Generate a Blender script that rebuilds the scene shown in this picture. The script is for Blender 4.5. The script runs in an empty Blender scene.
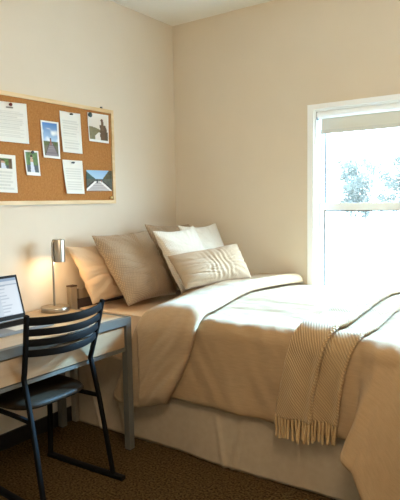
import bpy, bmesh, math, random
from mathutils import Vector, Matrix, noise
from math import sin, cos, pi, sqrt, exp, atan2, radians
R = random.Random(7)
SC = bpy.context.scene
COL = SC.collection

# ------------------------------------------------------------------ helpers
def link(o):
    COL.objects.link(o)
    return o

def tag(o, label=None, cat=None, group=None, kind=None):
    if label: o['label'] = label
    if cat: o['category'] = cat
    if group: o['group'] = group
    if kind: o['kind'] = kind
    return o

def empty(name, loc, label, cat, group=None):
    o = link(bpy.data.objects.new(name, None))
    o.location = loc
    o.empty_display_size = 0.05
    return tag(o, label, cat, group)

def put(name, me, mat, parent=None, smooth=True):
    o = link(bpy.data.objects.new(name, me))
    for m in (mat if isinstance(mat, (list, tuple)) else [mat]):
        me.materials.append(m)
    if smooth:
        for p in me.polygons: p.use_smooth = True
    if parent is not None:
        o.parent = parent
        o.matrix_parent_inverse = Matrix.Translation(-Vector(parent.location))
    return o

def bm_out(name, bm, mat, parent=None, smooth=False, bevel=0, seg=2):
    if bevel:
        es = [e for e in bm.edges if len(e.link_faces) == 2 and e.calc_face_angle(0) > 0.6]
        bmesh.ops.bevel(bm, geom=es, offset=bevel, segments=seg, affect='EDGES', profile=0.5, clamp_overlap=True)
    bmesh.ops.recalc_face_normals(bm, faces=bm.faces)
    me = bpy.data.meshes.new(name)
    bm.to_mesh(me); bm.free()
    o = put(name, me, mat, parent, smooth)
    if smooth:
        try:
            me.set_sharp_from_angle(angle=radians(40))
        except Exception:
            pass
    return o

def box(bm, x0, x1, y0, y1, z0, z1):
    vs = [bm.verts.new((x, y, z)) for x in (x0, x1) for y in (y0, y1) for z in (z0, z1)]
    for f in ((0,1,3,2),(4,6,7,5),(0,4,5,1),(2,3,7,6),(0,2,6,4),(1,5,7,3)):
        bm.faces.new([vs[i] for i in f])
    return vs

def boxo(name, b, mat, parent=None, bevel=0.003, seg=2):
    bm = bmesh.new(); box(bm, *b)
    return bm_out(name, bm, mat, parent, smooth=bool(bevel), bevel=bevel, seg=seg)

def sweep(bm, pts, shape, up=Vector((0,0,1)), cap=True, scales=None):
    """sweep a closed 2D outline (list of (a,b)) along pts; a along side, b along up-ish"""
    pts = [Vector(p) for p in pts]
    rings = []
    for i, p in enumerate(pts):
        t = (pts[min(i+1, len(pts)-1)] - pts[max(i-1, 0)]).normalized()
        s = t.cross(up)
        if s.length < 1e-4: s = t.cross(Vector((1,0,0)))
        s.normalize(); u = s.cross(t).normalized()
        k = scales[i] if scales else 1
        rings.append([bm.verts.new(p + s*a*k + u*b*k) for a, b in shape])
    n = len(shape)
    for r0, r1 in zip(rings, rings[1:]):
        for j in range(n):
            bm.faces.new((r0[j], r0[(j+1)%n], r1[(j+1)%n], r1[j]))
    if cap:
        bm.faces.new(rings[0][::-1]); bm.faces.new(rings[-1])

def circ(r, n=12):
    return [(r*cos(2*pi*i/n), r*sin(2*pi*i/n)) for i in range(n)]

def rrect(w, h, r=0.003):
    w /= 2; h /= 2; out = []
    for cx, cy, a0 in ((w-r,h-r,0),(-w+r,h-r,90),(-w+r,-h+r,180),(w-r,-h+r,270)):
        for k in (0, 45, 90):
            a = radians(a0+k); out.append((cx+r*cos(a), cy+r*sin(a)))
    return out

def lathe(bm, c, prof, n=40):
    c = Vector(c); rings = []
    for r, z in prof:
        rings.append([bm.verts.new(c+Vector((r*cos(2*pi*i/n), r*sin(2*pi*i/n), z))) for i in range(n)] if r > 1e-6 else [bm.verts.new(c+Vector((0,0,z)))])
    for a, b in zip(rings, rings[1:]):
        for i in range(n):
            j = (i+1) % n
            if len(a) == 1 and len(b) == 1: continue
            if len(a) == 1: bm.faces.new((a[0], b[i], b[j]))
            elif len(b) == 1: bm.faces.new((a[i], a[j], b[0]))
            else: bm.faces.new((a[i], a[j], b[j], b[i]))

def smooth_path(ctrl, n=8):
    P = [Vector(p) for p in ctrl]; out = []
    for i in range(len(P)-1):
        p0 = P[max(i-1,0)]; p1 = P[i]; p2 = P[i+1]; p3 = P[min(i+2,len(P)-1)]
        for k in range(n):
            t = k/n
            out.append(0.5*((2*p1)+(p2-p0)*t+(2*p0-5*p1+4*p2-p3)*t*t+(3*p1-p0-3*p2+p3)*t**3))
    out.append(P[-1]); return out

def sst(a, b, x):
    t = max(0.0, min(1.0, (x-a)/(b-a))); return t*t*(3-2*t)

def nz(x, y, z=0.0): return noise.noise((x, y, z))

# ------------------------------------------------------------------ materials
def mat(name, color, rough=0.6, metal=0.0, spec=0.5, sheen=0.0):
    m = bpy.data.materials.new(name); m.use_nodes = True
    b = m.node_tree.nodes['Principled BSDF']
    b.inputs['Base Color'].default_value = (*color, 1)
    b.inputs['Roughness'].default_value = rough
    b.inputs['Metallic'].default_value = metal
    b.inputs['Specular IOR Level'].default_value = spec
    if sheen: b.inputs['Sheen Weight'].default_value = sheen
    return m

def srgb(r, g, b):
    f = lambda c: (c/255/12.92) if c/255 <= 0.04045 else ((c/255+0.055)/1.055)**2.4
    return (f(r), f(g), f(b))

def add(m, t, **kw):
    n = m.node_tree.nodes.new(t)
    for k, v in kw.items(): setattr(n, k, v)
    return n

def L(m, a, ao, b, bi): m.node_tree.links.new(a.outputs[ao], b.inputs[bi])

def vary(m, c1, c2, scale, coord='Object', detail=4, stretch=(1,1,1), bump=0.0, dist=0.002):
    """noise colour variation between two true colours of the thing + optional bump"""
    b = m.node_tree.nodes['Principled BSDF']
    tc = add(m, 'ShaderNodeTexCoord'); mp = add(m, 'ShaderNodeMapping')
    mp.inputs['Scale'].default_value = stretch
    L(m, tc, coord, mp, 'Vector')
    ns = add(m, 'ShaderNodeTexNoise'); ns.inputs['Scale'].default_value = scale; ns.inputs['Detail'].default_value = detail
    L(m, mp, 'Vector', ns, 'Vector')
    cr = add(m, 'ShaderNodeValToRGB')
    cr.color_ramp.elements[0].position = 0.32; cr.color_ramp.elements[1].position = 0.68
    cr.color_ramp.elements[0].color = (*c1, 1); cr.color_ramp.elements[1].color = (*c2, 1)
    L(m, ns, 'Fac', cr, 'Fac'); L(m, cr, 'Color', b, 'Base Color')
    if bump:
        bp = add(m, 'ShaderNodeBump'); bp.inputs['Strength'].default_value = bump; bp.inputs['Distance'].default_value = dist
        L(m, ns, 'Fac', bp, 'Height'); L(m, bp, 'Normal', b, 'Normal')
    return m

def weave(m, sx, sy, c1, c2, bump=0.5, dist=0.002, angle=0, kind='cross', slub=0.0):
    """fabric: two crossed wave textures in UV metres, colour c1 (thread valley) .. c2 (crest)"""
    b = m.node_tree.nodes['Principled BSDF']
    tc = add(m, 'ShaderNodeTexCoord'); mp = add(m, 'ShaderNodeMapping')
    mp.inputs['Rotation'].default_value = (0, 0, angle)
    L(m, tc, 'UV', mp, 'Vector')
    def wv(axis, s, d):
        w = add(m, 'ShaderNodeTexWave', wave_type='BANDS', bands_direction=axis)
        w.inputs['Scale'].default_value = s; w.inputs['Distortion'].default_value = d
        w.inputs['Detail'].default_value = 1; w.inputs['Detail Scale'].default_value = 1.5
        L(m, mp, 'Vector', w, 'Vector'); return w
    w1 = wv('X', sx, 0.8); w2 = wv('Y', sy, 0.8)
    mx = add(m, 'ShaderNodeMath', operation='MULTIPLY' if kind == 'cross' else 'MAXIMUM')
    L(m, w1, 'Fac', mx, 0); L(m, w2, 'Fac', mx, 1)
    src, so = mx, 0
    if slub:
        mp2 = add(m, 'ShaderNodeMapping'); mp2.inputs['Scale'].default_value = (18, 130, 1)
        L(m, tc, 'UV', mp2, 'Vector')
        ns = add(m, 'ShaderNodeTexNoise'); ns.inputs['Scale'].default_value = 1; ns.inputs['Detail'].default_value = 3
        L(m, mp2, 'Vector', ns, 'Vector')
        ml = add(m, 'ShaderNodeMix', data_type='FLOAT'); ml.inputs[0].default_value = slub
        L(m, mx, 0, ml, 2); L(m, ns, 'Fac', ml, 3); src, so = ml, 0
    cr = add(m, 'ShaderNodeValToRGB')
    cr.color_ramp.elements[0].position = 0.15; cr.color_ramp.elements[1].position = 0.75
    cr.color_ramp.elements[0].color = (*c1, 1); cr.color_ramp.elements[1].color = (*c2, 1)
    L(m, src, so, cr, 'Fac'); L(m, cr, 'Color', b, 'Base Color')
    bp = add(m, 'ShaderNodeBump'); bp.inputs['Strength'].default_value = bump; bp.inputs['Distance'].default_value = dist
    L(m, src, so, bp, 'Height'); L(m, bp, 'Normal', b, 'Normal')
    return m

def sc3(c, k): return tuple(x*k for x in c)

WALLC = (0.69, 0.603, 0.486)
M = {}
M['wall'] = vary(mat('wall_paint', WALLC, 0.85, spec=0.2), sc3(WALLC,0.985), sc3(WALLC,1.015), 3, bump=0.0)
M['ceil'] = mat('ceiling_paint', (0.87, 0.84, 0.78), 0.9, spec=0.2)
M['carpet'] = vary(mat('brown_carpet', (0.1,0.06,0.03), 1.0, spec=0.0), (0.022,0.012,0.004), (0.125,0.076,0.031), 95, detail=6, bump=1.0, dist=0.012)
M['base'] = mat('dark_baseboard', (0.010,0.008,0.007), 0.5)
M['white'] = mat('white_trim_paint', (0.88,0.91,0.93), 0.4)
M['vinyl'] = mat('white_vinyl', (0.80,0.84,0.87), 0.35)
M['gasket'] = mat('grey_gasket', (0.12,0.13,0.14), 0.6)
M['steel'] = mat('blue_grey_steel', (0.13,0.126,0.108), 0.45, metal=0.2)
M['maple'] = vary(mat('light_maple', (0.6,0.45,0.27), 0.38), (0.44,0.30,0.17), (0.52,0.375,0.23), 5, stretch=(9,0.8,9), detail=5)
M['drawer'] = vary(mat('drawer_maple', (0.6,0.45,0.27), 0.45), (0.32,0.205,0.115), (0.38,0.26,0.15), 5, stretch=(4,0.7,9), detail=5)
M['dark'] = mat('dark_underside', (0.02,0.017,0.015), 0.7)
M['black'] = mat('black_steel', (0.006,0.006,0.006), 0.6, spec=0.06)
M['leather'] = vary(mat('dark_brown_leather', (0.03,0.02,0.012), 0.55, spec=0.14), (0.016,0.010,0.005), (0.022,0.014,0.007), 60, bump=0.15, dist=0.001)
M['nickel'] = mat('brushed_nickel', (0.40,0.36,0.30), 0.34, metal=1.0)
M['alu'] = mat('grey_aluminium', (0.22,0.225,0.23), 0.5, metal=0.4)
M['bezel'] = mat('black_bezel', (0.008,0.008,0.009), 0.6, spec=0.2)
M['key'] = mat('black_keys', (0.010,0.010,0.011), 0.8, spec=0.1)
M['cork'] = vary(mat('cork', (0.42,0.22,0.085), 0.9, spec=0.1), (0.35,0.150,0.044), (0.44,0.200,0.065), 95, detail=8, bump=0.4, dist=0.002)
M['pine'] = vary(mat('pine_frame', (0.7,0.5,0.26), 0.5), (0.62,0.43,0.21), (0.76,0.57,0.33), 4, stretch=(6,1,6), detail=4)
M['hbwood'] = vary(mat('grey_brown_wood', (0.3,0.24,0.17), 0.5), (0.30,0.24,0.17), (0.38,0.31,0.22), 5, stretch=(6,6,1), detail=4)
M['hbdark'] = mat('dark_walnut', (0.07,0.035,0.018), 0.5)
M['paper'] = mat('white_paper', (0.8,0.8,0.78), 0.8, spec=0.2)
M['shadec'] = mat('shade_cloth', (0.70,0.70,0.64), 0.9, spec=0.1)
M['bar'] = mat('shade_bar', (0.62,0.62,0.58), 0.5)
BE = (0.42, 0.275, 0.148)
M['duvet'] = weave(mat('beige_linen', BE, 0.9, spec=0.1, sheen=0.1), 180, 180, sc3(BE,0.80), sc3(BE,1.10), 0.6, 0.003, slub=0.6)
BF = (0.48, 0.335, 0.200)
M['fold'] = weave(mat('beige_linen_turned', BF, 0.9, spec=0.1, sheen=0.1), 180, 180, sc3(BF,0.82), sc3(BF,1.10), 0.6, 0.003, slub=0.6)
M['sheet'] = mat('peach_sheet', (0.76,0.58,0.40), 0.9, spec=0.1)
M['skirt'] = vary(mat('cream_skirt', (0.4,0.3,0.2), 0.95, spec=0.05), (0.40,0.31,0.215), (0.43,0.335,0.235), 30)
KN = (0.50, 0.330, 0.165)
M['knit'] = weave(mat('tan_knit', KN, 0.95, spec=0.05, sheen=0.2), 27, 48, sc3(KN,0.72), sc3(KN,1.14), 0.8, 0.004, angle=radians(50))
M['cream'] = mat('cream_pillowcase', (0.66,0.48,0.315), 0.9, spec=0.1, sheen=0.1)
TP = (0.47, 0.345, 0.23)
M['taupe'] = weave(mat('taupe_weave', TP, 0.92, spec=0.08, sheen=0.15), 34, 34, sc3(TP,0.70), sc3(TP,1.12), 0.6, 0.002, angle=radians(25))
M['knitwhite'] = weave(mat('white_waffle', (0.75,0.69,0.58), 0.92, spec=0.08, sheen=0.2), 33, 33, (0.68,0.625,0.53), (0.86,0.82,0.73), 0.8, 0.003, angle=radians(45))
LB = (0.43, 0.32, 0.215)
M['lumbar'] = weave(mat('beige_lumbar', LB, 0.92, spec=0.08, sheen=0.15), 70, 70, sc3(LB,0.86), sc3(LB,1.06), 0.4, 0.0015)
M['pinred'] = mat('maroon_plastic', (0.13,0.012,0.012), 0.4)
M['pinblack'] = mat('black_plastic', (0.02,0.02,0.025), 0.4)
M['pingreen'] = mat('dark_green_plastic', (0.02,0.05,0.05), 0.4)
M['pinbrass'] = mat('brass_pin', (0.75,0.62,0.30), 0.35, metal=0.6)
M['trunk'] = mat('tree_bark', (0.20,0.17,0.15), 0.9)
M['pave'] = mat('pale_concrete', (0.32,0.32,0.31), 0.9)

def glass_mat():
    m = bpy.data.materials.new('window_glass'); m.use_nodes = True
    nt = m.node_tree; nt.nodes.clear()
    o = nt.nodes.new('ShaderNodeOutputMaterial'); mx = nt.nodes.new('ShaderNodeMixShader')
    t = nt.nodes.new('ShaderNodeBsdfTransparent'); g = nt.nodes.new('ShaderNodeBsdfGlossy')
    t.inputs['Color'].default_value = (0.97,0.99,0.985,1); g.inputs['Roughness'].default_value = 0.0
    lw = nt.nodes.new('ShaderNodeLayerWeight'); lw.inputs['Blend'].default_value = 0.5
    pw = nt.nodes.new('ShaderNodeMath'); pw.operation = 'POWER'; pw.inputs[1].default_value = 5
    f = nt.nodes.new('ShaderNodeMath'); f.operation = 'MULTIPLY_ADD'; f.inputs[1].default_value = 0.6; f.inputs[2].default_value = 0.03
    nt.links.new(lw.outputs['Facing'], pw.inputs[0]); nt.links.new(pw.outputs[0], f.inputs[0])
    nt.links.new(f.outputs[0], mx.inputs[0]); nt.links.new(t.outputs[0], mx.inputs[1]); nt.links.new(g.outputs[0], mx.inputs[2])
    nt.links.new(mx.outputs[0], o.inputs['Surface']); return m
M['glass'] = glass_mat()

def leaf_mat(name, c):
    m = mat(name, c, 0.7, spec=0.2)
    nt = m.node_tree; b = nt.nodes['Principled BSDF']; o = nt.nodes['Material Output']
    tr = nt.nodes.new('ShaderNodeBsdfTranslucent'); tr.inputs['Color'].default_value = (*c, 1)
    mx = nt.nodes.new('ShaderNodeMixShader'); mx.inputs[0].default_value = 0.4
    nt.links.new(b.outputs[0], mx.inputs[1]); nt.links.new(tr.outputs[0], mx.inputs[2]); nt.links.new(mx.outputs[0], o.inputs['Surface'])
    return m
M['leaf'] = leaf_mat('blue_green_leaf', (0.108,0.108,0.093))

def attr_mat(name, rough=0.6, emit=0.0):
    m = mat(name, (0.5,0.5,0.5), rough, spec=0.3)
    b = m.node_tree.nodes['Principled BSDF']
    a = add(m, 'ShaderNodeAttribute', attribute_name='print')
    if emit:
        b.inputs['Base Color'].default_value = (0.01,0.01,0.01,1)
        L(m, a, 'Color', b, 'Emission Color'); b.inputs['Emission Strength'].default_value = emit
    else:
        L(m, a, 'Color', b, 'Base Color')
    return m
M['print'] = attr_mat('printed_paper', 0.75)
M['photo'] = attr_mat('photo_paper', 0.5)
M['screen'] = attr_mat('lit_screen', 0.3, emit=0.62)

# ------------------------------------------------------------------ grid surfaces
def grid_mesh(name, fn, nu, nv, uv=None, closed_u=False):
    vs, fs, uvs = [], [], []
    for j in range(nv+1):
        for i in range(nu+1):
            p = fn(i/nu, j/nv)
            vs.append(tuple(p)); uvs.append(uv(i/nu, j/nv) if uv else (i/nu, j/nv))
    w = nu+1
    for j in range(nv):
        for i in range(nu):
            fs.append((j*w+i, j*w+i+1, (j+1)*w+i+1, (j+1)*w+i))
    me = bpy.data.meshes.new(name); me.from_pydata(vs, [], fs)
    l = me.uv_layers.new(name='UVMap')
    for lp in me.loops: l.data[lp.index].uv = uvs[lp.vertex_index]
    return me

def shell_mesh(name, fo, fi, nu, nv, uv):
    """closed shell from an outer and an inner sheet sharing their border"""
    vs, fs, uvs = [], [], []
    w = nu+1
    def at(i, j): return j*w+i
    for f in (fo, fi):
        for j in range(nv+1):
            for i in range(nu+1):
                vs.append(tuple(f(i/nu, j/nv))); uvs.append(uv(i/nu, j/nv))
    K = w*(nv+1)
    for j in range(nv):
        for i in range(nu):
            a, b, c, d = at(i,j), at(i+1,j), at(i+1,j+1), at(i,j+1)
            fs.append((a,b,c,d)); fs.append((K+d,K+c,K+b,K+a))
    for i in range(nu):
        fs.append((at(i+1,0), at(i,0), K+at(i,0), K+at(i+1,0)))
        fs.append((at(i,nv), at(i+1,nv), K+at(i+1,nv), K+at(i,nv)))
    for j in range(nv):
        fs.append((at(0,j), at(0,j+1), K+at(0,j+1), K+at(0,j)))
        fs.append((at(nu,j+1), at(nu,j), K+at(nu,j), K+at(nu,j+1)))
    me = bpy.data.meshes.new(name); me.from_pydata(vs, [], fs)
    l = me.uv_layers.new(name='UVMap')
    for lp in me.loops: l.data[lp.index].uv = uvs[lp.vertex_index]
    bm = bmesh.new(); bm.from_mesh(me)
    bmesh.ops.remove_doubles(bm, verts=bm.verts, dist=1e-5)
    bmesh.ops.recalc_face_normals(bm, faces=bm.faces)
    bm.to_mesh(me); bm.free()
    return me

# ------------------------------------------------------------------ camera
CAM = Vector((2.5412, -3.2904, 1.3297)); YAW, PITCH, ROLL, FL = 0.6149, 0.0878, -0.0169, 539.72
f = Vector((-sin(YAW)*cos(PITCH), cos(YAW)*cos(PITCH), -sin(PITCH)))
r0 = Vector((cos(YAW), sin(YAW), 0)); u0 = r0.cross(f)
r = cos(ROLL)*r0 + sin(ROLL)*u0; u = -sin(ROLL)*r0 + cos(ROLL)*u0
cd = bpy.data.cameras.new('camera'); cam = link(bpy.data.objects.new('camera', cd))
cam.matrix_world = Matrix(((r.x,u.x,-f.x,CAM.x),(r.y,u.y,-f.y,CAM.y),(r.z,u.z,-f.z,CAM.z),(0,0,0,1)))
cd.sensor_fit = 'VERTICAL'; cd.sensor_height = 36; cd.lens = FL/500*36
cd.clip_start = 0.05; cd.clip_end = 300
SC.camera = cam

# ------------------------------------------------------------------ room
HC, RX, RY = 2.641, 4.1, -4.3
WX0, WX1, WZ0, WZ1 = 1.128, 2.70, 0.66, 1.905     # window opening
T = 0.14
def S(o, kind='structure'): o['kind'] = kind; return o
S(boxo('floor', (-T, RX+T, RY-T, T, -0.1, 0), M['carpet'], bevel=0))
S(boxo('ceiling', (-T, RX+T, RY-T, T, HC, HC+0.1), M['ceil'], bevel=0))
S(boxo('wall_left', (-T, 0, RY-T, T, 0, HC), M['wall'], bevel=0))
S(boxo('wall_right', (RX, RX+T, RY-T, T, 0, HC), M['wall'], bevel=0))
S(boxo('wall_front', (0, RX, RY-T, RY, 0, HC), M['wall'], bevel=0))
bm = bmesh.new()
for b in ((0,WX0,0,T,0,HC),(WX1,RX,0,T,0,HC),(WX0,WX1,0,T,0,WZ0),(WX0,WX1,0,T,WZ1,HC)): box(bm, *b)
S(bm_out('wall_back', bm, M['wall']))
S(boxo('baseboard_left', (0, 0.012, RY, 0, 0, 0.088), M['base'], bevel=0.002))
S(boxo('baseboard_back', (0.012, RX, -0.012, 0, 0, 0.088), M['base'], bevel=0.002))

# window: casing, jamb liner, two sashes, glass
W = empty('window_1', (WX0, 0, WZ0), None, None); W['kind'] = 'structure'
cw = 0.042
bm = bmesh.new()
for b in ((WX0-cw,WX0,-0.014,0,WZ0-0.04,WZ1+0.032),(WX1,WX1+cw,-0.014,0,WZ0-0.04,WZ1+0.032),(WX0,WX1,-0.014,0,WZ1,WZ1+0.032)): box(bm, *b)
S(bm_out('window_casing', bm, M['white'], W))
bm = bmesh.new(); box(bm, WX0-cw-0.02, WX1+cw+0.02, -0.024, 0.03, WZ0-0.005, WZ0+0.02)
S(bm_out('window_sill', bm, M['white'], W, bevel=0.004))
bm = bmesh.new(); jt = 0.012
for b in ((WX0,WX0+jt,0,T,WZ0,WZ1),(WX1-jt,WX1,0,T,WZ0,WZ1),(WX0+jt,WX1-jt,0,T,WZ1-jt,WZ1),(WX0+jt,WX1-jt,0.03,T,WZ0,WZ0+jt)): box(bm, *b)
S(bm_out('window_jamb', bm, M['vinyl'], W))
def sash(name, y0, y1, z0, z1, st, rt, rb):
    xa, xb = WX0+jt, WX1-jt
    bm = bmesh.new()
    for b in ((xa,xa+st,y0,y1,z0,z1),(xb-st,xb,y0,y1,z0,z1),(xa+st,xb-st,y0,y1,z1-rt,z1),(xa+st,xb-st,y0,y1,z0,z0+rb)): box(bm, *b)
    o = S(bm_out(name, bm, M['vinyl'], W))
    bm = bmesh.new(); g = 0.007; ia, ib, za, zb = xa+st, xb-st, z0+rb, z1-rt
    for b in ((ia,ia+g,y0+0.001,y0+0.012,za,zb),(ib-g,ib,y0+0.001,y0+0.012,za,zb),(ia+g,ib-g,y0+0.001,y0+0.012,zb-g,zb),(ia+g,ib-g,y0+0.001,y0+0.012,za,za+g)): box(bm, *b)
    S(bm_out('window_bead', bm, M['gasket'], W))
    S(boxo('window_pane', (ia,ib,(y0+y1)/2-0.002,(y0+y1)/2+0.002,za,zb), M['glass'], W, bevel=0))
sash('upper_sash', 0.085, 0.115, 1.270, WZ1-jt, 0.026, 0.03, 0.034)
sash('lower_sash', 0.05, 0.08, WZ0+jt, 1.312, 0.036, 0.046, 0.05)

# roller blind mounted inside the casing
rb = empty('roller_blind', (WX0+0.02, 0.03, WZ1-0.03), 'half transparent white roller blind rolled up at the top of the bright window', 'blind')
bm = bmesh.new(); sweep(bm, [(WX0+0.016,0.028,WZ1-0.032),(WX1-0.016,0.028,WZ1-0.032)], circ(0.0245, 24))
bm_out('roller_tube', bm, M['white'], rb, smooth=True)
bm = bmesh.new()
bm.free()
for x in (WX0+0.002, WX1-0.014):
    tag(boxo('mounting_bracket', (x, x+0.012, 0.004, 0.056, WZ1-0.062, WZ1-0.004), M['gasket'], rb, bevel=0.001), 'dark end bracket')
boxo('shade_fabric', (WX0+0.026, WX1-0.026, 0.050, 0.0516, 1.779, WZ1-0.034), M['shadec'], rb, bevel=0)
boxo('bottom_bar', (WX0+0.024, WX1-0.024, 0.044, 0.057, 1.754, 1.780), M['bar'], rb, bevel=0.003)

# ------------------------------------------------------------------ outside
S(boxo('ground_outside', (-60, 40, T+0.3, 90, -0.45, -0.3), M['pave'], bevel=0))
def make_tree(seed, h, spread):
    rr = random.Random(seed)
    root = empty('broadleaf_tree', (0,0,0), None, None)
    bm = bmesh.new()
    sweep(bm, [(0,0,0),(0.03,0.02,h*0.3),(-0.02,0,h*0.62),(0.03,0,h*0.85)], circ(0.11,8), scales=[1,0.8,0.5,0.2])
    for k in range(6):
        a = k*1.05+rr.random(); z = h*(0.3+0.07*k); q = spread*0.6
        sweep(bm, [(0,0,z),(q*0.5*cos(a),q*0.5*sin(a),z+0.3),(q*cos(a),q*sin(a),z+0.75)], circ(0.04,6), scales=[1,0.7,0.3])
    bm_out('trunk', bm, M['trunk'], root, smooth=True)
    vs, fs = [], []
    lobes = [(Vector((rr.uniform(-1,1)*spread*0.75, rr.uniform(-1,1)*spread*0.6, h*rr.uniform(0.17,0.90))), rr.uniform(0.35,0.65)) for _ in range(26)]
    for c, rad in lobes:
        for _ in range(80):
            d = Vector((rr.gauss(0,1),rr.gauss(0,1),rr.gauss(0,1))).normalized()*rad*rr.random()**0.4
            p = c+d; s = rr.uniform(0.06,0.13)
            a = Vector((rr.gauss(0,1),rr.gauss(0,1),rr.gauss(0,1))).normalized(); b = a.orthogonal().normalized()
            i = len(vs); q = a.cross(b)*0.25*s
            vs += [tuple(p-a*s), tuple(p+b*s*0.55+q), tuple(p+a*s), tuple(p-b*s*0.55+q)]; fs.append((i,i+1,i+2,i+3))
    me = bpy.data.meshes.new('foliage'); me.from_pydata(vs, [], fs)
    put('foliage', me, M['leaf'], root, smooth=False)
    return root
def copy_tree(o):
    c = o.copy(); COL.objects.link(c)
    for ch in list(o.children):
        d = ch.copy(); COL.objects.link(d); d.parent = c
    return c
protos = [make_tree(s, h, w) for s, h, w in ((1,4.4,1.35),(2,4.8,1.45),(3,4.0,1.4))]
tl = 'hazy blue green tree far beyond the window, in the row seen through the upper pane'
used = set()
for k in range(14):
    p = k % 3
    t = protos[p] if p not in used else copy_tree(protos[p])
    used.add(p)
    t.location = (-21.6+1.35*k+R.uniform(-0.3,0.3), 33+6.5*(k%3)+R.uniform(-0.4,0.4), -0.3)
    t.rotation_euler.z = R.uniform(0,6); t.scale = (1.2,1.2,1.12)
    tag(t, tl, 'tree', 'trees beyond the window')

# ------------------------------------------------------------------ bed
BX0, BX1, BY0, BY1 = 0.055, 1.965, -1.035, -0.03
bed = empty('bed', (1.0, -0.54, 0), 'single bed with low grey brown headboard, peach sheet and cream bed skirt against the corner', 'bed')
hb = boxo('headboard', (0.016, 0.045, -1.05, -0.05, 0.755, 0.815), M['hbwood'], bed, bevel=0.003)
boxo('panel', (0.022, 0.038, -1.05, -0.05, 0.40, 0.755), M['hbdark'], hb, bevel=0)
for y in (-1.115, -0.05):
    p = boxo('post', (0.014, 0.052, y, y+0.045, 0, 0.835), M['hbwood'], bed, bevel=0.003)
    tag(boxo('post_cap', (0.012, 0.054, y-0.002, y+0.047, 0.835, 0.843), M['hbdark'], p, bevel=0.002), 'dark walnut cap')
boxo('box_spring', (BX0, BX1, BY0+0.02, BY1, 0.12, 0.44), M['skirt'], bed, bevel=0.02)
for x in (0.12, 1.9):
    for y in (-0.95, -0.12):
        boxo('leg', (x-0.02, x+0.02, y-0.02, y+0.02, 0, 0.13), M['dark'], bed, bevel=0.003)
def mattress_fn(fz):
    pass
bm = bmesh.new(); box(bm, BX0, BX1, BY0-0.02, BY1, 0.44, 0.70)
mt = bm_out('mattress', bm, M['sheet'], bed, smooth=True, bevel=0.045, seg=5)
# bed skirt: wavy cloth along the near side, foot and head
def skirt_fn(a, b):
    per = [(0.06,-1.085),(2.0,-1.085),(2.0,-0.02)]
    l1 = 1.94; l2 = 1.065; s = a*(l1+l2)
    if s < l1: x, y, nx, ny = 0.06+s, -1.085, 0, -1
    else: x, y, nx, ny = 2.0, -1.085+(s-l1), 1, 0
    z = 0.452*(1-b)+0.004*b
    k = b**1.2
    w = 0.010*sin(s*7+0.6)*k + 0.016*nz(s*3.2, 0, 5)*k + 0.006*nz(s*14, b*2, 2)*k
    # a few pleat-like creases
    for c, dd in ((0.12,0.5),(0.33,0.35),(1.02,0.25),(1.16,-0.3)):
        q = s-(c+dd*(b-0.5)*0.35)
        w += 0.010*exp(-(q/0.012)**2)*sst(0.1,0.7,b)
    w += 0.006*k
    zz = z + (0.010*nz(s*2.5, 3.3) + 0.004*sin(s*9))*b if b > 0.98 else z
    return (x+nx*w, y+ny*w, max(0.003, zz))
me = grid_mesh('bed_skirt', skirt_fn, 260, 26, lambda a,b: (a*3, b*0.45))
sk = put('bed_skirt', me, M['skirt'], bed)
md = sk.modifiers.new('s', 'SOLIDIFY'); md.thickness = 0.004

# ------------------------------------------------------------------ duvet
XE, YE, RA, ZT = 1.95, -1.035, 0.085, 0.785
TE = -0.035 - YE            # arclength from wall to near edge
def hang(rho, beta):
    if rho <= 0: return 0.0, 0.0
    a = rho/RA
    if a < pi/2: return RA*sin(a), RA*(1-cos(a))
    s = rho-RA*pi/2
    return RA+s*sin(beta), RA+s*cos(beta)
def duvet_base(x, t):
    uu = x-XE; v = t-TE
    ztop = ZT + 0.022*sin(pi*min(1,max(0,t/TE))) - 0.035*sst(0.55,1.0,t/TE)
    cx = min(x, XE); cy = -0.035-min(t, TE)
    if uu <= 0 and v <= 0:
        return Vector((cx, cy, ztop))
    if uu <= 0:
        B = sst(-0.15, -0.05, uu)
        s = max(0, v-RA*pi/2)
        h, d = hang(v, radians(2.5))
        h += (0.03*sst(0,0.1,v)+0.34*s*(1.0-0.25*s))*B
        return Vector((cx-0.27*s*B, cy-h, ztop-d))
    if v <= 0:
        h, d = hang(uu, radians(2))
        return Vector((cx+h, cy, ztop-d))
    rho = sqrt(uu*uu+v*v); phi = atan2(v, uu)
    k = phi/(pi/2)
    s = max(0, rho-RA*pi/2)
    beta = radians(3+7*sin(pi*k))
    h, d = hang(rho, beta)
    h += (0.03*sst(0,0.1,v)+0.34*s*(1-0.25*s))*sst(0.3,1.0,k)
    px = cx+cos(phi)*h - 0.27*s*sst(0.35,1.0,k); py = cy-sin(phi)*h
    return Vector((px, py, max(0.03, ztop-d)))
def wrinkle(x, t):
    v = t-TE
    w = 0.007*nz(x*2.6, t*2.6, 1.0)
    side = sst(-0.08, 0.15, v)
    top = 1-side
    # fine creases running along the bed on top, broad soft folds on the side
    w += top*(0.005*nz(x*5, t*16, 4.0) + 0.004*nz(x*9+t*6, t*30, 9.0))
    w += side*(0.012*nz(x*6-v*3.5, v*2.2, 7.0) + 0.006*nz(x*16-v*9, v*5, 3.0))
    return w
def nrm(fn, x, t, e=0.004):
    a = fn(x+e, t)-fn(x-e, t); b = fn(x, t+e)-fn(x, t-e)
    n = b.cross(a)
    if n.length < 1e-9: return Vector((0,0,1))
    n.normalize()
    return n
if nrm(duvet_base, 1.2, 0.4).z < 0:
    _n = nrm
    nrm = lambda fn, x, t, e=0.004: -_n(fn, x, t, e)
def duvet_surf(x, t, off=0.0):
    return duvet_base(x, t) + nrm(duvet_base, x, t)*(wrinkle(x, t)+off)
DX0, DX1 = 0.62, XE+RA*pi/2+0.42
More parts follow.
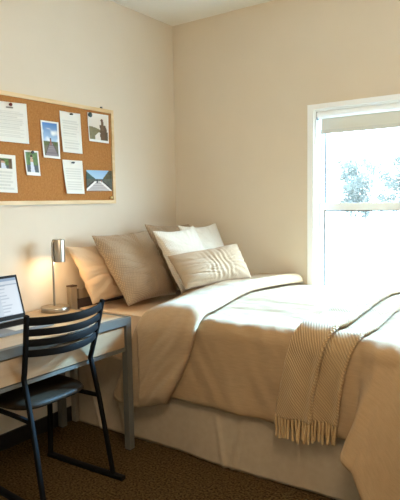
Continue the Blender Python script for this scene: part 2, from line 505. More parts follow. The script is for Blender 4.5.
DT1 = TE+RA*pi/2+0.362
def hem(x): return DT1 + 0.55*max(0.0, min(x-1.86, 0.32))
def d_out(a, b):
    x = DX0+(DX1-DX0)*a; t = hem(x)*b
    e = min(a*(DX1-DX0), (1-a)*(DX1-DX0), (1-b)*DT1, 0.03)/0.03
    x2 = x
    return duvet_surf(x2, t, -0.012*(1-sqrt(max(0,1-(1-e)**2))) + 0.006*nz(x*11,t*11,8)*sst(DT1-0.12,DT1-0.01,t))
def d_in(a, b):
    x = DX0+(DX1-DX0)*a; t = hem(x)*b
    e = min(a*(DX1-DX0), (1-a)*(DX1-DX0), (1-b)*DT1, 0.03)/0.03
    return duvet_surf(x, t, -0.012-0.016*sqrt(max(0,1-(1-e)**2)) + 0.006*nz(x*11,t*11,8)*sst(DT1-0.12,DT1-0.01,t))
me = shell_mesh('duvet', d_out, d_in, 210, 170, lambda a,b: (DX0+(DX1-DX0)*a, DT1*b))
duv = put('duvet', me, M['duvet'])
tag(duv, 'beige linen duvet spread over the bed, its corner hanging at the foot', 'duvet')

# turned-back section: a puffy roll lying over the duvet's head end and down the near side
FT1 = TE+RA*pi/2+0.385
def f_lim(t):
    v = t-TE
    xr = 1.068-0.062*sst(0.0,TE*0.9,t); xl = 0.60-0.02*nz(t*4,1)
    if v > 0:
        q = v/(FT1-TE)
        xr -= 0.02*q+0.19*q**1.8; xl -= 0.10*sst(0,0.7,q)+0.08*sst(0.5,1.0,q)
    return xl, xr
def fold_base(x, t):
    v = t-TE
    ztop = ZT-0.005+0.022*sin(pi*min(1,max(0,t/TE))) - 0.035*sst(0.55,1.0,t/TE)
    cy = -0.035-min(t,TE)
    # the slab sinks onto the mattress at the head end
    ztop -= 0.055*(1-sst(0.60,0.80,x))
    h, d = hang(v, radians(1.5))
    return Vector((x, cy-h, ztop-d))
def fold_pt(a, b, outer):
    t = FT1*b; xl, xr = f_lim(t); 
    wd = xr-xl; x = xl+wd*a
    e = min((1-b)*FT1/0.07, 1.0); eb = sqrt(max(0,1-(1-e)**2))
    ea = min(a*wd/0.06, 1.0); el = sqrt(max(0,1-(1-ea)**2))
    er = min((1-a)*wd/0.05, 1.0); err = sqrt(max(0,1-(1-er)**2))
    th = 0.040 + 0.012*exp(-((1-a)*wd/0.10)**2)
    k = eb*el*err
    v = t-TE; side = sst(-0.05,0.2,v)
    w = 0.012*nz(x*4, t*3, 21)*k + side*k*(0.020*nz(x*7+v*5, v*3, 31)+0.010*nz(x*16+v*14, v*6, 33)) + (1-side)*k*(0.005*nz(x*7,t*14,41)+0.003*nz(x*20,t*30,44))
    # gathers running into the rolled edge
    w += k*0.004*nz(t*26, x*5, 51)*exp(-((1-a)*wd/0.12)**2)
    base = 0.022
    n = nrm(fold_base, x, t)
    q = fold_base(x, t)+n*(base+(th*k+w if outer else -0.006*k))
    if x < 0.64: q.y = max(q.y, -1.180)
    return q
me = shell_mesh('turned_back_fold', lambda a,b: fold_pt(a,b,True), lambda a,b: fold_pt(a,b,False), 60, 170,
                lambda a,b: (0.55+0.5*a, FT1*b))
fo = put('turned_back_fold', me, M['fold'], duv)

# ------------------------------------------------------------------ knitted throw with fringe
thr = empty('throw_blanket', (1.6, -1.0, 0.80), 'tan diagonal knit throw blanket folded lengthwise with fringed end, draped over the bed side', 'blanket')
TT1 = TE+RA*pi/2+0.30
def lerp_tab(tab, t):
    for (t0,v0),(t1,v1) in zip(tab, tab[1:]):
        if t <= t1:
            q = 0 if t1 == t0 else max(0,(t-t0)/(t1-t0)); return v0+(v1-v0)*q
    return tab[-1][1]
# (arclength, x) of: left edge, top layer's right edge, lower layer's right edge
vtab = lambda pts: pts
LE = [(0.05,1.655),(0.36,1.622),(0.62,1.592),(0.95,1.555),(TE+0.10,1.500),(TE+0.28,1.468),(TT1,1.436)]
L1 = [(0.05,1.800),(0.36,1.770),(0.72,1.750),(0.98,1.722),(TE+0.10,1.668),(TE+0.28,1.628),(TT1,1.618)]
L2 = [(0.05,1.915),(0.36,1.880),(0.70,1.852),(0.98,1.828),(TE+0.10,1.775),(TE+0.28,1.740),(TT1,1.726)]
def sm(tab):
    return lambda t: sum(lerp_tab(tab, t+d) for d in (-0.08,-0.04,0,0.04,0.08))/5
LEf, L1f, L2f = sm(LE), sm(L1), sm(L2)
def throw_layer(name, xa, xb, off, th, roll, t1):
    t0 = 0.05
    def pt(a, b, outer):
        t = t0+(t1(a)-t0)*b; A, B = xa(t), xb(t); x = A+(B-A)*a; wd = B-A
        e = min(a*wd/0.014, (1-a)*wd/0.014, 1.0); k = sqrt(max(0,1-(1-e)**2))
        rr_ = roll*exp(-((1-a)*wd/0.022)**2)
        o = off + 0.004 + ((th+rr_)*k if outer else 0.0) + 0.006*sin(a*9+t*3)*sst(TE,TT1,t)*(1 if outer else 0.6)
        return duvet_base(x,t)+nrm(duvet_base,x,t)*(wrinkle(x,t)+o)
    me = shell_mesh(name, lambda a,b: pt(a,b,True), lambda a,b: pt(a,b,False), 40, 150, lambda a,b: (0.25*a+off*9, 1.5*b))
    o = put(name, me, M['knit'], thr)
    # fringe: twisted tassels from the hem
    bm = bmesh.new(); rr = random.Random(int(off*1000)+3)
    n = max(5, int((xb(TT1)-xa(TT1))/0.0150))
    for i in range(n):
        a = (i+0.5)/n
        p0 = (pt(a,1.0,True)+pt(a,1.0,False))/2
        sx = rr.uniform(-0.006,0.006); ln = rr.uniform(0.085,0.105)
        path = [p0+Vector((0,0,0.006)), p0+Vector((sx*0.3,-0.002,-ln*0.3)), p0+Vector((sx*0.8,rr.uniform(-0.005,0.003),-ln*0.65)), p0+Vector((sx*1.4,rr.uniform(-0.006,0.002),-ln))]
        sp = smooth_path(path, 6)
        rad = [0.0060*(0.75+0.35*abs(sin(k*1.1+i))) for k in range(len(sp))]; rad[-1] *= 0.5
        sweep(bm, sp, circ(1.0,7), up=Vector((0,1,0.01)), scales=rad)
    bm_out('fringe', bm, M['fringe'], o, smooth=True)
M['fringe'] = mat('tan_fringe', sc3(KN,0.95), 0.95, spec=0.05)
throw_layer('lower_layer', lambda t: L1f(t)-0.09, L2f, 0.006, 0.010, 0.008, lambda a: TT1-0.005)
throw_layer('upper_layer', LEf, L1f, 0.030, 0.011, 0.012, lambda a: TT1)

# ------------------------------------------------------------------ pillows
def pillow(name, corners, th, material, label, cat, group=None, seed=0, sag=0.0, ruche=False, power=2.6, wr=0.012, ear=0.085):
    """corners: bottom-near, bottom-far, top-far, top-near; bulges to both sides"""
    bn, bf, tf, tn = [Vector(c) for c in corners]
    cen = (bn+bf+tf+tn)/4
    wl = ((bf-bn).length+(tf-tn).length)/2; hl = ((tn-bn).length+(tf-bf).length)/2
    N = (bf-bn).cross(tn-bn).normalized()
    if N.x < 0: N = -N
    def pt(a, b, sgn):
        uu, vv = 2*a-1, 2*b-1
        # plan outline: sides pulled slightly in between the corners
        pu = 0.5+0.5*uu*(1-ear*(1-vv*vv)); pv = 0.5+0.5*vv*(1-ear*(1-uu*uu))
        p = (bn*(1-pu)+bf*pu)*(1-pv)+(tn*(1-pu)+tf*pu)*pv
        e = (1-abs(uu)**power)*(1-abs(vv)**power)
        k = max(0,e)**0.55
        # fuller towards the bottom, where the filling settles
        full = 1.0+0.16*(-vv)*k
        w = wr*0.9*nz(uu*1.6+seed, vv*1.6, seed*1.7)*k
        rim = (1-k)*k*4
        w += wr*0.8*rim*nz(atan2(vv,uu)*5.0+seed, sqrt(uu*uu+vv*vv)*1.2, seed+4)
        # long creases running in from the near edge and fanning out of the corners
        n1 = nz(uu*0.9+seed*3, vv*4.2+0.9*uu, 9+seed)
        w -= wr*1.1*k*max(0,1-abs(n1)*7)*sst(0.35,-0.75,uu)*(0.4+0.6*sst(0.5,-0.6,vv))
        for cu, cv in ((-1,-1),(1,-1),(-1,1),(1,1)):
            du, dv = uu-cu, vv-cv
            an = atan2(dv*cv, du*cu); rd = sqrt(du*du+dv*dv)
            w -= wr*0.55*max(0,1-abs(nz(an*7+seed, rd*0.5, seed+cu+2*cv))*5)*exp(-(rd/0.55)**2)*k**0.5
        if ruche:
            m = exp(-((uu-0.05)/0.42)**4)
            w += k*m*(0.0045*sin(uu*46+3.0*nz(vv*1.8,uu*2,3)+1.5*vv)*(0.6+0.5*nz(uu*6,vv*2,12)) ) - 0.006*m*k
        d = th*0.5*k*full + w
        q = p + N*sgn*max(0.0, d)
        q.z -= sag*0.0
        return q
    def o(a,b): return pt(a,b,1)
    def i(a,b): return pt(a,b,-1)
    res = (72,56)
    me = shell_mesh(name, o, i, res[0], res[1], lambda a,b: (a*wl, b*hl))
    # stable outline under a bed of sub-surf shading
    ob = put(name, me, material)
    ss = ob.modifiers.new('s','SUBSURF'); ss.levels = 1; ss.render_levels = 1
    tag(ob, label, cat, group)
    return ob

def quad(bn, bf, lean, h):
    """bottom edge bn-bf, leaning by vector 'lean' (dx,dz) of length h"""
    l = Vector((lean[0],0,lean[1])).normalized()*h
    bn, bf = Vector(bn), Vector(bf)
    return bn, bf, bf+l, bn+l
G1 = 'cream pillows against the headboard'; G2 = 'taupe square pillows'; G3 = 'white waffle knit cushions'
pillow('pillow', (( .215,-1.10,.740),(.20,-.56,.740),(.080,-.56,1.075),(.055,-1.150,1.085)), .15, M['cream'],
       'cream sleeping pillow leaning on the headboard nearest the desk lamp', 'pillow', G1, 1, wr=0.014)
pillow('pillow', ((.205,-.53,.735),(.20,-.05,.735),(.080,-.05,1.105),(.075,-.55,1.125)), .14, M['cream'],
       'cream sleeping pillow in the corner, almost hidden behind the taupe pillows', 'pillow', G1, 2, wr=0.015)
pillow('square_pillow', ((.420,-1.010,.735),(.410,-.535,.735),(.170,-.540,1.150),(.130,-1.015,1.145)), .18, M['taupe'],
       'taupe woven square pillow between the cream pillow and the white cushions, fully in view', 'pillow', G2, 3, wr=0.020)
pillow('square_pillow', ((.375,-.53,.740),(.375,-.06,.740),(.150,-.045,1.175),(.150,-.55,1.195)), .15, M['taupe'],
       'taupe woven square pillow of which only the top shows behind the white cushions', 'pillow', G2, 4, wr=0.015)
pillow('cushion', ((.620,-.765,.785),(.620,-.345,.785),(.400,-.335,1.180),(.410,-.775,1.165)), .15, M['knitwhite'],
       'white waffle knit square cushion in front of the taupe pillow', 'cushion', G3, 5, wr=0.013, ear=0.13)
pillow('cushion', ((.575,-.465,.790),(.590,-.065,.790),(.395,-.055,1.185),(.365,-.465,1.185)), .12, M['knitwhite'],
       'white waffle knit square cushion nearest the window wall', 'cushion', G3, 6, wr=0.012, ear=0.13)
pillow('lumbar_cushion', ((.745,-.895,.845),(.890,-.40,.860),(.775,-.385,1.070),(.630,-.910,1.030)), .15, M['lumbar'],
       'small oblong beige cushion with gathered pleats, in front of the white cushions', 'cushion', None, 7, ruche=True, wr=0.012, ear=0.045)

# ------------------------------------------------------------------ desk
DY0, DY1, DXF = -2.42, -1.19, 0.60
desk = empty('desk', (0.32, -1.8, 0), 'light wood desk with blue grey metal frame and drawer, below the corkboard', 'desk')
boxo('desk_top', (0.02, DXF-0.03, DY0+0.03, DY1-0.03, 0.705, 0.731), M['maple'], desk, bevel=0.002)
fr = bmesh.new()
box(fr, DXF-0.03, DXF, DY0, DY1, 0.690, 0.730)
box(fr, 0.02, DXF-0.03, DY1-0.03, DY1, 0.690, 0.730)
box(fr, 0.02, DXF-0.03, DY0, DY0+0.03, 0.690, 0.730)
bm_out('frame', fr, M['steel'], desk, smooth=True, bevel=0.003)
for x in (0.02, DXF-0.037):
    for y in (DY0, DY1-0.037):
        lg = boxo('leg', (x, x+0.037, y, y+0.037, 0.006, 0.69), M['steel'], desk, bevel=0.003)
        boxo('foot_pad', (x+0.004, x+0.033, y+0.004, y+0.033, 0, 0.006), M['dark'], lg, bevel=0)
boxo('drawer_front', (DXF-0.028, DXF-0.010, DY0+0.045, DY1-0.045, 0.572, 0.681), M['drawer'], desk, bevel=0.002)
boxo('lower_rail', (DXF-0.034, DXF-0.013, DY0+0.037, DY1-0.037, 0.548, 0.566), M['steel'], desk, bevel=0.002)
boxo('drawer_box', (0.05, DXF-0.04, DY0+0.06, DY1-0.06, 0.575, 0.685), M['dark'], desk, bevel=0)

# ------------------------------------------------------------------ chair
CY = -1.684
ch = empty('chair', (0.5, CY, 0), 'black metal ladder back chair with dark leather seat pulled up to the desk', 'chair')
def side(sg):
    yt, yb, yf, yfr = CY+sg*0.218, CY+sg*0.194, CY+sg*0.205, CY+sg*0.182
    flat = rrect(0.020, 0.019, 0.004)
    up = smooth_path([(0.672,yt,0.872),(0.643,CY+sg*0.207,0.74),(0.612,CY+sg*0.196,0.62),(0.603,yb,0.585),(0.610,CY+sg*0.195,0.55),(0.655,CY+sg*0.199,0.36),(0.722,yf,0.012)], 6)
    bm = bmesh.new(); sweep(bm, up, flat, up=Vector((0,1,0))); bm_out('back_upright', bm, M['black'], ch, smooth=True)
    bm = bmesh.new(); sweep(bm, [(0.785,yf+sg*0.004,0.012),(0.72,yf,0.012),(0.5,CY+sg*0.194,0.010),(0.275,yfr,0.012)], rrect(0.030,0.020,0.004)); bm_out('runner', bm, M['black'], ch, smooth=True)
    bm = bmesh.new(); sweep(bm, [(0.285,yfr,0.02),(0.288,CY+sg*0.186,0.22),(0.292,CY+sg*0.188,0.405)], rrect(0.022,0.022,0.004), up=Vector((0,1,0))); bm_out('front_leg', bm, M['black'], ch, smooth=True)
    bm = bmesh.new(); sweep(bm, [(0.28,CY+sg*0.188,0.400),(0.5,CY+sg*0.190,0.400),(0.640,CY+sg*0.199,0.400)], rrect(0.016,0.020,0.004)); bm_out('seat_rail', bm, M['black'], ch, smooth=True)
side(1); side(-1)
for i, (zc, h) in enumerate(((0.845,0.036),(0.795,0.031),(0.749,0.031),(0.700,0.031))):
    # x of the upright at this height
    xx = lerp_tab([(0.585,0.603),(0.62,0.612),(0.74,0.643),(0.872,0.672)], zc)
    hw = lerp_tab([(0.585,0.194),(0.74,0.207),(0.872,0.218)], zc)
    pts = []
    for k in range(21):
        s = k/10-1
        pts.append((xx+0.070*(1-s*s), CY+s*hw, zc-0.006*(1-s*s)))
    bm = bmesh.new(); sweep(bm, pts, rrect(0.009, h, 0.003)); bm_out('back_slat', bm, M['black'], ch, smooth=True)
bm = bmesh.new(); sweep(bm, [(0.30,CY-0.188,0.400),(0.30,CY+0.188,0.400)], rrect(0.016,0.020,0.004)); bm_out('seat_rail', bm, M['black'], ch, smooth=True)
def seat_pt(a, b, outer):
    uu, vv = 2*a-1, 2*b-1
    # rounded-square plan
    p = 4.0
    n_ = (abs(uu)**p+abs(vv)**p)**(1/p); m_ = max(abs(uu),abs(vv))
    k = m_/n_ if n_ > 1e-6 else 1
    x = 0.385+0.222*uu*k; y = CY+0.218*vv*k*(1-0.06*uu)
    e = (1-m_**3.2); q = max(0,e)**0.5
    if outer: z = 0.437+0.034*q-0.010*(1-min(1,uu*uu+vv*vv))
    else: z = 0.437-0.028*q
    return Vector((x,y,z))
me = shell_mesh('seat', lambda a,b: seat_pt(a,b,True), lambda a,b: seat_pt(a,b,False), 40, 40, lambda a,b: (a*0.4,b*0.4))
tag(put('seat', me, M['leather'], ch), 'dark brown leather seat pad')

# ------------------------------------------------------------------ desk lamp
LX, LY, LZ = 0.125, -1.300, 0.7315
lamp = empty('desk_lamp', (LX, LY, LZ), 'lit brushed nickel desk lamp with cylinder shade and round base on the desk', 'lamp')
bm = bmesh.new(); lathe(bm, (LX,LY,LZ), [(0,0),(0.078,0),(0.080,0.003),(0.080,0.022),(0.077,0.026),(0.02,0.027),(0.012,0.031),(0,0.031)], 48)
bm_out('base', bm, M['nickel'], lamp, smooth=True)
SX, SY = LX+0.006, LY+0.036
bm = bmesh.new(); sweep(bm, smooth_path([(LX,LY-0.004,LZ+0.026),(LX,LY-0.004,LZ+0.20),(LX,LY-0.004,LZ+0.365),(LX+0.001,LY,LZ+0.392),(LX+0.003,LY+0.008,LZ+0.398),(SX,LY+0.018,LZ+0.398)],6), circ(0.0062,12), up=Vector((1,0,0)))
bm_out('pole', bm, M['nickel'], lamp, smooth=True)
bm = bmesh.new()
lathe(bm, (SX,SY,LZ+0.277), [(0.0345,0),(0.0345,0.124),(0.033,0.127),(0,0.127),(0,0.124),(0.032,0.123),(0.032,0.0),(0.0345,0)], 48)
sh = bm_out('lamp_shade', bm, M['nickel'], lamp, smooth=True)
bulbm = mat('warm_bulb', (1,0.9,0.7), 0.4)
b = bulbm.node_tree.nodes['Principled BSDF']; b.inputs['Emission Color'].default_value = (1,0.62,0.26,1); b.inputs['Emission Strength'].default_value = 30
bm = bmesh.new(); lathe(bm, (SX,SY,LZ+0.287), [(0,0),(0.012,0.004),(0.019,0.015),(0.020,0.025),(0.014,0.042),(0.012,0.06),(0,0.062)], 24)
bm_out('bulb', bm, bulbm, lamp, smooth=True)

# ------------------------------------------------------------------ laptop
lap = empty('laptop', (0.28, -1.75, 0.731), 'open grey laptop with a pale document window on its screen, on the desk', 'laptop')
HX, LYR, LYL = 0.184, -1.545, -1.865           # hinge x, right and left sides
FXX = HX+0.225
Z0 = 0.733
boxo('base', (HX, FXX, LYL, LYR, Z0, Z0+0.013), M['alu'], lap, bevel=0.004)
kb = boxo('keyboard', (HX+0.022, HX+0.122, LYL+0.020, LYR-0.020, Z0+0.0125, Z0+0.0137), M['bezel'], lap, bevel=0)
bm = bmesh.new()
for rw in range(6):
    for c in range(15):
        y = LYL+0.023+c*(0.274/15); x = HX+0.024+rw*0.0162
        if rw == 5 and 4 <= c <= 9: continue
        box(bm, x+0.001, x+0.0150, y+0.001, y+0.0168, Z0+0.0137, Z0+0.0150)
box(bm, HX+0.024+5*0.0162+0.001, HX+0.024+5*0.0162+0.015, LYL+0.023+4*0.274/15, LYL+0.023+10*0.274/15-0.002, Z0+0.0137, Z0+0.0150)
bm_out('keys', bm, M['key'], kb)
boxo('touchpad', (HX+0.135, HX+0.212, (LYL+LYR)/2-0.055, (LYL+LYR)/2+0.055, Z0+0.0128, Z0+0.0134), M['bar'], lap, bevel=0)
# lid tilted back
tilt = radians(17); LH = 0.232
def lidp(y, h, d):   # h up the lid, d out of its front
    return Vector((HX+0.004-sin(tilt)*h+cos(tilt)*d, y, Z0+0.014+cos(tilt)*h+sin(tilt)*d))
def slab(bm, y0, y1, h0, h1, d0, d1):
    vs = [bm.verts.new(lidp(y,h,d)) for d in (d0,d1) for y in (y0,y1) for h in (h0,h1)]
    for q in ((0,1,3,2),(4,6,7,5),(0,4,5,1),(2,3,7,6),(0,2,6,4),(1,5,7,3)): bm.faces.new([vs[i] for i in q])
bm = bmesh.new(); slab(bm, LYL, LYR, 0, LH, -0.006, 0); lid = bm_out('lid', bm, M['alu'], lap, smooth=True, bevel=0.003)
bm = bmesh.new(); slab(bm, LYL+0.001, LYR-0.001, 0.004, LH-0.001, 0, 0.0012); bm_out('bezel', bm, M['bezel'], lid)

def painted(name, corner_fn, nu, nv, paint, material, parent=None):
    """flat print: every vertex of a fine grid carries the printed colour"""
    me = grid_mesh(name, corner_fn, nu, nv)
    at = me.color_attributes.new('print', 'FLOAT_COLOR', 'POINT')
    k = 0
    for j in range(nv+1):
        for i in range(nu+1):
            c = paint(i/nu, j/nv); at.data[k].color = (*c, 1); k += 1
    return put(name, me, material, parent)
def scr(a, b):
    # b from bottom to top; a from left to right
    bg = srgb(176,196,222)
    c = srgb(205,215,226)
    if b > 0.93: c = srgb(150,170,196)
    elif b > 0.84: c = srgb(226,231,238)
    elif b > 0.80: c = srgb(176,186,200)
    elif a < 0.30: c = srgb(188,202,220)
    elif 0.62 < a < 0.97:
        c = srgb(236,240,246)
        if int(b*34) % 3 == 0 and a < 0.62+0.30*(0.6+0.4*nz(int(b*34)*1.3,0.5)): c = srgb(196,204,216)
    else:
        c = srgb(214,222,232)
        if int(b*34) % 4 == 0 and a < 0.56: c = srgb(178,190,206)
    return c
def scrp(a, b): return lidp(LYL+0.012+(LYR-LYL-0.024)*a, 0.026+(LH-0.040)*b, 0.0017)
painted('display', scrp, 60, 60, scr, M['screen'], lid)

# ------------------------------------------------------------------ corkboard
Yr, Yl, Zt, Zb = -0.676, -1.88, 1.937, 1.3326
cb = empty('corkboard', (0.0, -1.28, Zb), 'cork noticeboard in a pale pine frame hung on the left wall above the desk', 'noticeboard')
fw = 0.022
boxo('cork_panel', (0.002, 0.012, Yl+0.01, Yr-0.01, Zb+0.01, Zt-0.01), M['cork'], cb, bevel=0)
bm = bmesh.new()
box(bm, 0.001, 0.022, Yl, Yr, Zt-fw, Zt); box(bm, 0.001, 0.022, Yl, Yr, Zb, Zb+fw)
box(bm, 0.001, 0.022, Yl, Yl+fw, Zb+fw, Zt-fw); box(bm, 0.001, 0.022, Yr-fw, Yr, Zb+fw, Zt-fw)
bm_out('frame', bm, M['pine'], cb, smooth=True, bevel=0.002)

boxo('hanging_hook', (0.002, 0.016, -0.777, -0.769, Zt, Zt+0.012), M['gasket'], cb, bevel=0.001)

def sheet(name, tl, tr, br, bl, paint, material, label, cat, group, curl=0.010, nu=40, nv=56, seed=0):
    """corners as (y,z) on the wall; hangs from its pin, lower edge lifting a little"""
    def fn(a, b):
        top = (tl[0]+(tr[0]-tl[0])*a, tl[1]+(tr[1]-tl[1])*a); bot = (bl[0]+(br[0]-bl[0])*a, bl[1]+(br[1]-bl[1])*a)
        y = bot[0]+(top[0]-bot[0])*b; z = bot[1]+(top[1]-bot[1])*b
        x = 0.0145+curl*((1-b)**1.6)*(0.5+0.5*(1-a)) + 0.003*(abs(2*a-1)**2)*b
        return Vector((x, y, z))
    o = painted(name, fn, nu, nv, lambda a,b: paint(a,b), material)
    md = o.modifiers.new('s','SOLIDIFY'); md.thickness = 0.0006; md.offset = -1
    return tag(o, label, cat, group)

WHITE = srgb(226,224,216)
def letter(blocks, header=None, seed=0):
    rr = random.Random(seed)
    ends = [rr.uniform(0.65,0.9) for _ in range(60)]
    def p(a, b):
        q = 1-b
        c = WHITE
        if header and header[0] < q < header[1] and header[2] < a < header[3]: return srgb(120,116,110)
        for q0, q1, lh in blocks:
            if q0 < q < q1 and 0.11 < a < 0.89:
                k = int((q-q0)/lh); fr_ = ((q-q0)/lh) % 1
                if fr_ < 0.55 and a < ends[k % 60]+ (0.0 if k % 4 == 3 else 0.1):
                    g = 0.5+0.5*nz(a*30, k*3.1, seed)
                    t = 0.16+0.22*g
                    return tuple(c[i]*(1-t)+srgb(140,140,136)[i]*t for i in range(3))
        return c
    return p
def framed(fn, m=0.07, mb=0.07, asp=1.0):
    def p(a, b):
        if a < m or a > 1-m or b < mb or b > 1-m*asp: return srgb(232,230,224)
        return fn((a-m)/(1-2*m), (b-mb)/(1-m*asp-mb))
    return p
def mixc(c1, c2, t): return tuple(c1[i]*(1-t)+c2[i]*t for i in range(3))
def boardwalk(a, b):      # sky, treeline, wooden walk and a small figure
    hz = 0.44
    if b > hz:
        c = mixc(srgb(170,196,220), srgb(70,120,180), (b-hz)/(1-hz))
        cl = nz(a*3, b*5, 2)
        if cl > 0.0 and b < 0.85: c = mixc(c, srgb(235,236,236), min(1,cl*2.2))
    elif b > hz-0.12: c = mixc(srgb(70,90,50), srgb(110,116,70), 0.5+0.5*nz(a*12,b*9,1))
    else: c = mixc(srgb(120,112,96), srgb(92,96,60), 0.5+0.5*nz(a*8,b*8,3))
    if b < hz-0.03:
        w = 0.08+(hz-b)*0.95
        if abs(a-0.52) < w:
            c = srgb(146,134,134)
            if int(40*(b+0.02)/(0.6+b)) % 2 == 0: c = srgb(122,112,114)
            if abs(abs(a-0.52)-w) < 0.05: c = srgb(92,78,72)
    if abs(a-0.5) < 0.05 and hz-0.13 < b < hz+0.05: c = srgb(150,90,70)
    if (a-0.5)**2+((b-hz-0.075)*1.5)**2 < 0.0016: c = srgb(70,45,35)
    return c
def womanpic(a, b):       # person in a pale dress against green
    c = mixc(srgb(60,92,48), srgb(120,146,88), 0.5+0.5*nz(a*7,b*7,5))
    if b < 0.35: c = mixc(srgb(92,104,116), srgb(70,84,84), 0.5+0.5*nz(a*6,b*8,8))
    w = 0.10+0.16*max(0,0.55-b)
    if b < 0.56 and abs(a-0.48) < w: c = srgb(206,210,222)
    if 0.50 < b < 0.66 and abs(a-0.48) < 0.13: c = srgb(196,160,130)
    if (a-0.48)**2+((b-0.73)*1.3)**2 < 0.009: c = srgb(200,160,135)
    if (a-0.48)**2+((b-0.78)*1.2)**2 < 0.010 and b > 0.75: c = srgb(74,50,38)
    return c
def hillpic(a, b):        # sepia hillside with a standing figure
    c = mixc(srgb(206,196,182), srgb(228,222,212), b)
    if b < 0.45+0.10*sin(a*2.2+0.8)-0.20*a: c = mixc(srgb(110,104,76), srgb(140,132,98), 0.5+0.5*nz(a*7,b*10,4))
    if b < 0.30 and a > 0.30-0.1*b and b < 0.05+0.75*(a-0.15): c = srgb(222,214,204)
    if 0.58 < a < 0.95-0.45*max(0,b-0.45) and b < 0.62 and a > 0.58+0.06*nz(b*8,0): c = srgb(98,76,56)
    if 0.64 < a < 0.78 and 0.40 < b < 0.76: c = srgb(110,86,64)
    if (a-0.70)**2+((b-0.80))**2 < 0.0045: c = srgb(96,66,48)
    if a > 0.86 and b < 0.35: c = srgb(88,72,52)
    return c
def piermount(a, b):      # mountains, lake edge and a pier running away
    c = mixc(srgb(196,214,226), srgb(140,176,206), b)
    if b < 0.95-1.05*a or b < 0.56: c = mixc(srgb(44,66,68), srgb(74,100,88), 0.5+0.5*nz(a*8,b*8,7))
    if b < 0.50+(a-0.58)*1.7 and a > 0.58: c = mixc(srgb(50,50,28), srgb(98,86,48), 0.5+0.5*nz(a*9,b*9,6))
    if b < 0.58: c = mixc(srgb(60,70,62), srgb(104,100,84), 0.5+0.5*nz(a*10,b*8,2))
    if b < 0.48:
        w = 0.05+(0.5-b)*0.75
        if abs(a-0.45) < w:
            c = srgb(196,188,186)
            if int(26*b/(0.4+b)) % 2 == 0: c = srgb(170,160,158)
        for s in (-1,1):
            if abs((a-0.45)-s*(w*1.15)) < 0.05: c = srgb(232,228,222)
            if abs((a-0.45)-s*(w*1.15+0.09)) < 0.04: c = srgb(60,52,48)
    if abs(a-0.42) < 0.03 and 0.38 < b < 0.56: c = srgb(40,40,46)
    if abs(a-0.58) < 0.02 and 0.42 < b < 0.54: c = srgb(150,80,70)
    return c
GP = 'printed sheets on the corkboard'; GF = 'photo prints on the corkboard'
sheet('printed_sheet', (-1.575,1.879),(-1.354,1.887),(-1.346,1.670),(-1.575,1.671), letter([(0.22,0.90,0.045)], (0.12,0.15,0.4,0.62), 1), M['print'],
      'large white printed sheet with a maroon pin, at the upper left of the corkboard', 'paper', GP, 0.006)
sheet('photo_print', (-1.264,1.811),(-1.134,1.811),(-1.130,1.599),(-1.254,1.601), framed(boardwalk,0.08,0.07,0.6), M['photo'],
      'upright photo of a boardwalk under blue sky, left of the pinned white sheets', 'photo', GF, 0.008)
sheet('printed_sheet', (-1.123,1.881),(-0.961,1.881),(-0.956,1.639),(-1.113,1.641), letter([(0.20,0.60,0.062),(0.68,0.90,0.062)], None, 3), M['print'],
      'white printed sheet with a black pin, right of the boardwalk photo', 'paper', GP, 0.012)
sheet('photo_print', (-0.902,1.900),(-0.720,1.901),(-0.724,1.721),(-0.898,1.723), framed(hillpic,0.05,0.08,1.0), M['photo'],
      'sepia photo of a figure on a hillside, in the upper right corner of the corkboard', 'photo', GF, 0.008)
def lefty(a, b):
    q = 1-b
    if 0.10 < q < 0.36 and 0.10 < a < 0.86:
        return womanpic((a-0.10)*1.2, 1-(q-0.10)/0.26) if 0.45 < a < 0.75 else mixc(srgb(86,70,52), srgb(120,104,86), 0.5+0.5*nz(a*9,b*9))
    return letter([(0.44,0.92,0.085)], None, 9)(a, b)
sheet('printed_sheet', (-1.605,1.605),(-1.441,1.601),(-1.436,1.398),(-1.61,1.405), lefty, M['print'],
      'white printed sheet with a small picture at its top, lower left on the corkboard', 'paper', GP, 0.006)
sheet('photo_print', (-1.383,1.634),(-1.287,1.635),(-1.278,1.495),(-1.375,1.498), framed(womanpic,0.09,0.14,0.6), M['photo'],
      'small upright photo of a person in a pale dress against green, below the large sheet', 'photo', GF, 0.008)
sheet('printed_sheet', (-1.115,1.597),(-0.958,1.597),(-0.951,1.394),(-1.099,1.397), letter([(0.24,0.56,0.07),(0.63,0.90,0.07)], None, 5), M['print'],
      'white printed sheet with a black pin, lower one left of the pier photo', 'paper', GP, 0.014)
sheet('photo_print', (-0.928,1.543),(-0.702,1.546),(-0.703,1.415),(-0.934,1.413), piermount, M['photo'],
      'wide photo of a wooden pier below mountains, at the lower right of the corkboard', 'photo', GF, 0.008)
def pin(y, z, m, label, rad=0.008, cat='pin', flat=False):
    bm = bmesh.new()
    prof = [(0,-0.008),(0.001,-0.008),(0.001,0.0),(rad*0.7,0.001),(rad*0.55,0.003),(rad*0.5,0.007),(rad*0.95,0.009),(rad,0.011),(rad*0.8,0.013),(0,0.0135)]
    lathe(bm, (0,0,0), prof, 16)
    bmesh.ops.rotate(bm, verts=bm.verts, cent=(0,0,0), matrix=Matrix.Rotation(pi/2,3,'Y'))
    if flat: bmesh.ops.scale(bm, verts=bm.verts, vec=(1,1.5,0.75))
    bmesh.ops.translate(bm, verts=bm.verts, vec=(0.0185,y,z))
    o = bm_out('push_pin', bm, m, None, smooth=True)
    return tag(o, label, cat, 'push pins on the corkboard')
pin(-1.462,1.869,M['pinred'],'maroon push pin holding the large white sheet', 0.0095)
pin(-1.040,1.869,M['pinblack'],'black pin at the top of the upper white sheet beside the boardwalk photo', 0.008, flat=True)
pin(-0.888,1.884,M['pingreen'],'dark green round pin at the top left of the sepia hillside photo', 0.016)
pin(-1.333,1.625,M['pinblack'],'black pin at the top of the small photo of a person', 0.009)
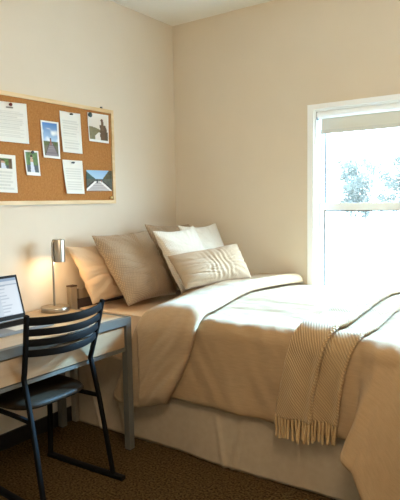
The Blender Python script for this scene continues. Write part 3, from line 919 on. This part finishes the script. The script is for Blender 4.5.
pin(-1.040,1.582,M['pinblack'],'black pin at the top of the lower white sheet beside the pier photo', 0.008, flat=True)
pin(-0.722,1.372,M['pinbrass'],'brass push pin in the bottom right corner of the corkboard, empty', 0.008)

# ------------------------------------------------------------------ light
w = bpy.data.worlds.new('sky'); SC.world = w; w.use_nodes = True
nt = w.node_tree; bg = nt.nodes['Background']
bg.inputs['Color'].default_value = (0.60,0.82,1.0,1); bg.inputs['Strength'].default_value = 27.0
po = bpy.data.lights.new('window_daylight_portal','AREA'); po.shape = 'RECTANGLE'; po.size = WX1-WX0; po.size_y = WZ1-WZ0
po.cycles.is_portal = True
pob = link(bpy.data.objects.new('window_daylight_portal', po)); pob.location = ((WX0+WX1)/2, T+0.02, (WZ0+WZ1)/2); pob.rotation_euler = (radians(-90),0,0)
ll = bpy.data.lights.new('warm_room_fill','POINT'); ll.shadow_soft_size = 0.15; ll.energy = 50; ll.color = (1.0,0.81,0.58)  # unseen warm fill light added to brighten the room, has no fixture
lo = link(bpy.data.objects.new('warm_room_fill', ll)); lo.location = (2.3,-2.5,HC-0.45)
sn = bpy.data.lights.new('hazy_sun','SUN'); sn.energy = 50.0; sn.angle = radians(12); sn.color = (0.25,0.59,1.0)
so = link(bpy.data.objects.new('hazy_sun', sn)); so.rotation_euler = Vector((-0.33,-0.90,-0.57)).to_track_quat('-Z','Y').to_euler()
dl = bpy.data.lights.new('desk_lamp_light','POINT'); dl.energy = 1.35; dl.color = (1.0,0.66,0.34); dl.shadow_soft_size = 0.010
dlo = link(bpy.data.objects.new('desk_lamp_light', dl)); dlo.location = (SX,SY,LZ+0.2745); dlo.parent = lamp
dlo.matrix_parent_inverse = Matrix.Translation(-Vector(lamp.location))

SC.view_settings.view_transform = 'Standard'; SC.view_settings.look = 'None'
SC.view_settings.exposure = 0.25; SC.view_settings.gamma = 1.0; SC.view_settings.use_curve_mapping = False
SC.cycles.use_denoising = True
SC.cycles.max_bounces = 12; SC.cycles.diffuse_bounces = 6; SC.cycles.transparent_max_bounces = 16
SC.cycles.sample_clamp_indirect = 10
